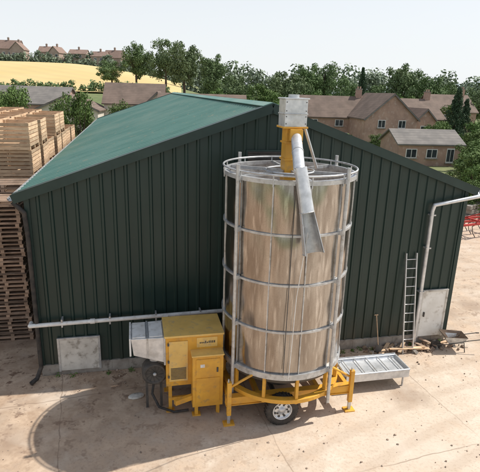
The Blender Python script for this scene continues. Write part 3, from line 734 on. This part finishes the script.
def barrow():
    mb=MB(); T=[(-.3,-.45,.62),(.3,-.45,.62),(.34,.45,.66),(-.34,.45,.66)]; B=[(-.2,-.3,.32),(.2,-.3,.32),(.18,.2,.32),(-.18,.2,.32)]
    mb.poly(T+B,[(0,4,5,1),(1,5,6,2),(2,6,7,3),(3,7,4,0),(4,7,6,5)],'galv'); mb.poly([(a[0]*.98,a[1]*.98,a[2]+.012) for a in T+B],[(1,5,4,0),(2,6,5,1),(3,7,6,2),(0,4,7,3),(5,6,7,4)],'soil')
    for s in(-1,1): mb.path([(s*.06,.62,.2),(s*.2,.2,.3),(s*.26,-.5,.5),(s*.27,-1.0,.58)],.018,'dark',8); mb.rod((s*.22,-.35,.4),(s*.25,-.42,0),.018,'dark',8); mb.rod((s*.27,-1.0,.58),(s*.27,-1.12,.58),.024,'black',8)
    mb.lathe((0,0,0),[(0,-.03),(.12,-.03),(.15,-.045),(.19,-.03),(.19,.03),(.15,.045),(.12,.03),(0,.03)],'black',20,axis='y')
    k=20*8
    for i in range(len(mb.v)-k,len(mb.v)):
        x,y,z=mb.v[i]; mb.v[i]=(y,x+.62,z+.19)
    o=mb.obj('wheelbarrow',loc=BW(12.0,-.55),rot=YAW+R(78)); o.scale=(.8,.8,.8)
barrow()
sk=MB(); sk.lathe((0,0,0),[(0,0),(.2,.01),(.24,.06),(.21,.11),(.1,.10),(0,.13)],'offwhite',9); o=sk.obj('folded_sack',loc=(-2.5,10.5,.0)); o.scale=(.9,.5,.6); o.rotation_euler=(0,0,.4)
def cultivator():
    mb=MB()
    for y in(-.5,.1,.7): mb.bb(-1.5,1.5,y-.05,y+.05,.75,.86,'red')
    for x in(-1.3,0,1.3): mb.bb(x-.04,x+.04,-.5,.7,.86,.93,'red')
    for i in range(9):
        x=-1.4+i*.35; y=(-.5,.1,.7)[i%3]; mb.path([(x,y,.78),(x,y+.25,.6),(x,y+.15,.25),(x,y-.05,.05)],.022,'dark',6)
    mb.path([(-.4,-.5,.86),(0,-.7,1.5),(.4,-.5,.86)],.04,'red',8); mb.rod((0,-.7,1.5),(0,.6,.9),.035,'red',8)
    for s in(-1,1): mb.lathe((s*1.65,.1,.33),[(0,-.08),(.2,-.08),(.33,-.06),(.33,.06),(.2,.08),(0,.08)],'black',20,axis='y')
    mb.obj('red_cultivator',loc=(13.2,26.5,0),rot=.4)
cultivator()
wl=MB(); rng=random.Random(3)
for i in range(60):
    for j in range(3): wl.box((i*.42+rng.uniform(-.03,.03)+(.2 if j%2 else 0),rng.uniform(-.02,.02),.16+j*.31),(.40,.4,.29),'conc',(0,0,rng.uniform(-.03,.03)))
wl.obj('yard_wall',loc=(14.6,30.2,0),rot=R(42),bevel=.03)
# ------------------------------------------------------------------ light, sky, camera
w=bpy.data.worlds.new('World'); sc.world=w; w.use_nodes=True; nt=w.node_tree
bg=nt.nodes['Background']; sky=nt.nodes.new('ShaderNodeTexSky'); sky.sky_type='NISHITA'; sky.sun_disc=False
EL=R(53); AZ=R(70)
sky.sun_elevation=EL; sky.sun_rotation=AZ; sky.air_density=1.0; sky.dust_density=1.2; sky.ozone_density=1
hs=nt.nodes.new('ShaderNodeHueSaturation'); hs.inputs['Saturation'].default_value=.6
nt.links.new(sky.outputs[0],hs.inputs['Color'])
tc=nt.nodes.new('ShaderNodeTexCoord'); sp=nt.nodes.new('ShaderNodeSeparateXYZ'); nt.links.new(tc.outputs['Generated'],sp.inputs[0])
hz=nt.nodes.new('ShaderNodeMapRange'); hz.interpolation_type='SMOOTHSTEP'; hz.inputs['From Min'].default_value=-.05; hz.inputs['From Max'].default_value=.6; hz.inputs['To Min'].default_value=.92; hz.inputs['To Max'].default_value=.15
nt.links.new(sp.outputs['Z'],hz.inputs[0])
hm=nt.nodes.new('ShaderNodeMix'); hm.data_type='RGBA'; nt.links.new(hz.outputs[0],hm.inputs[0]); nt.links.new(hs.outputs[0],hm.inputs[6]); hm.inputs[7].default_value=(6.15,6.35,6.5,1)
nt.links.new(hm.outputs[2],bg.inputs[0]); bg.inputs[1].default_value=.15
sd=Vector((math.cos(EL)*math.sin(AZ),math.cos(EL)*math.cos(AZ),math.sin(EL)))
L=bpy.data.lights.new('sun','SUN'); L.energy=5.0; L.angle=R(.5); L.color=(1,.95,.87)
lo=bpy.data.objects.new('sun',L); sc.collection.objects.link(lo); lo.rotation_euler=sd.to_track_quat('Z','Y').to_euler(); lo.location=(20,10,30)
cam=bpy.data.cameras.new('camera'); co=bpy.data.objects.new('camera',cam); sc.collection.objects.link(co)
co.location=(0,0,7.5); cam.sensor_width=36; cam.sensor_fit='HORIZONTAL'; cam.lens=36*482.6/480; cam.clip_end=6000; cam.clip_start=.1
co.rotation_euler=(Matrix.Rotation(math.pi/2-.2921,3,'X')@Matrix.Rotation(.0298,3,'Z')).to_euler()
sc.camera=co
sc.view_settings.view_transform='Standard'; sc.view_settings.look='None'; sc.view_settings.exposure=0
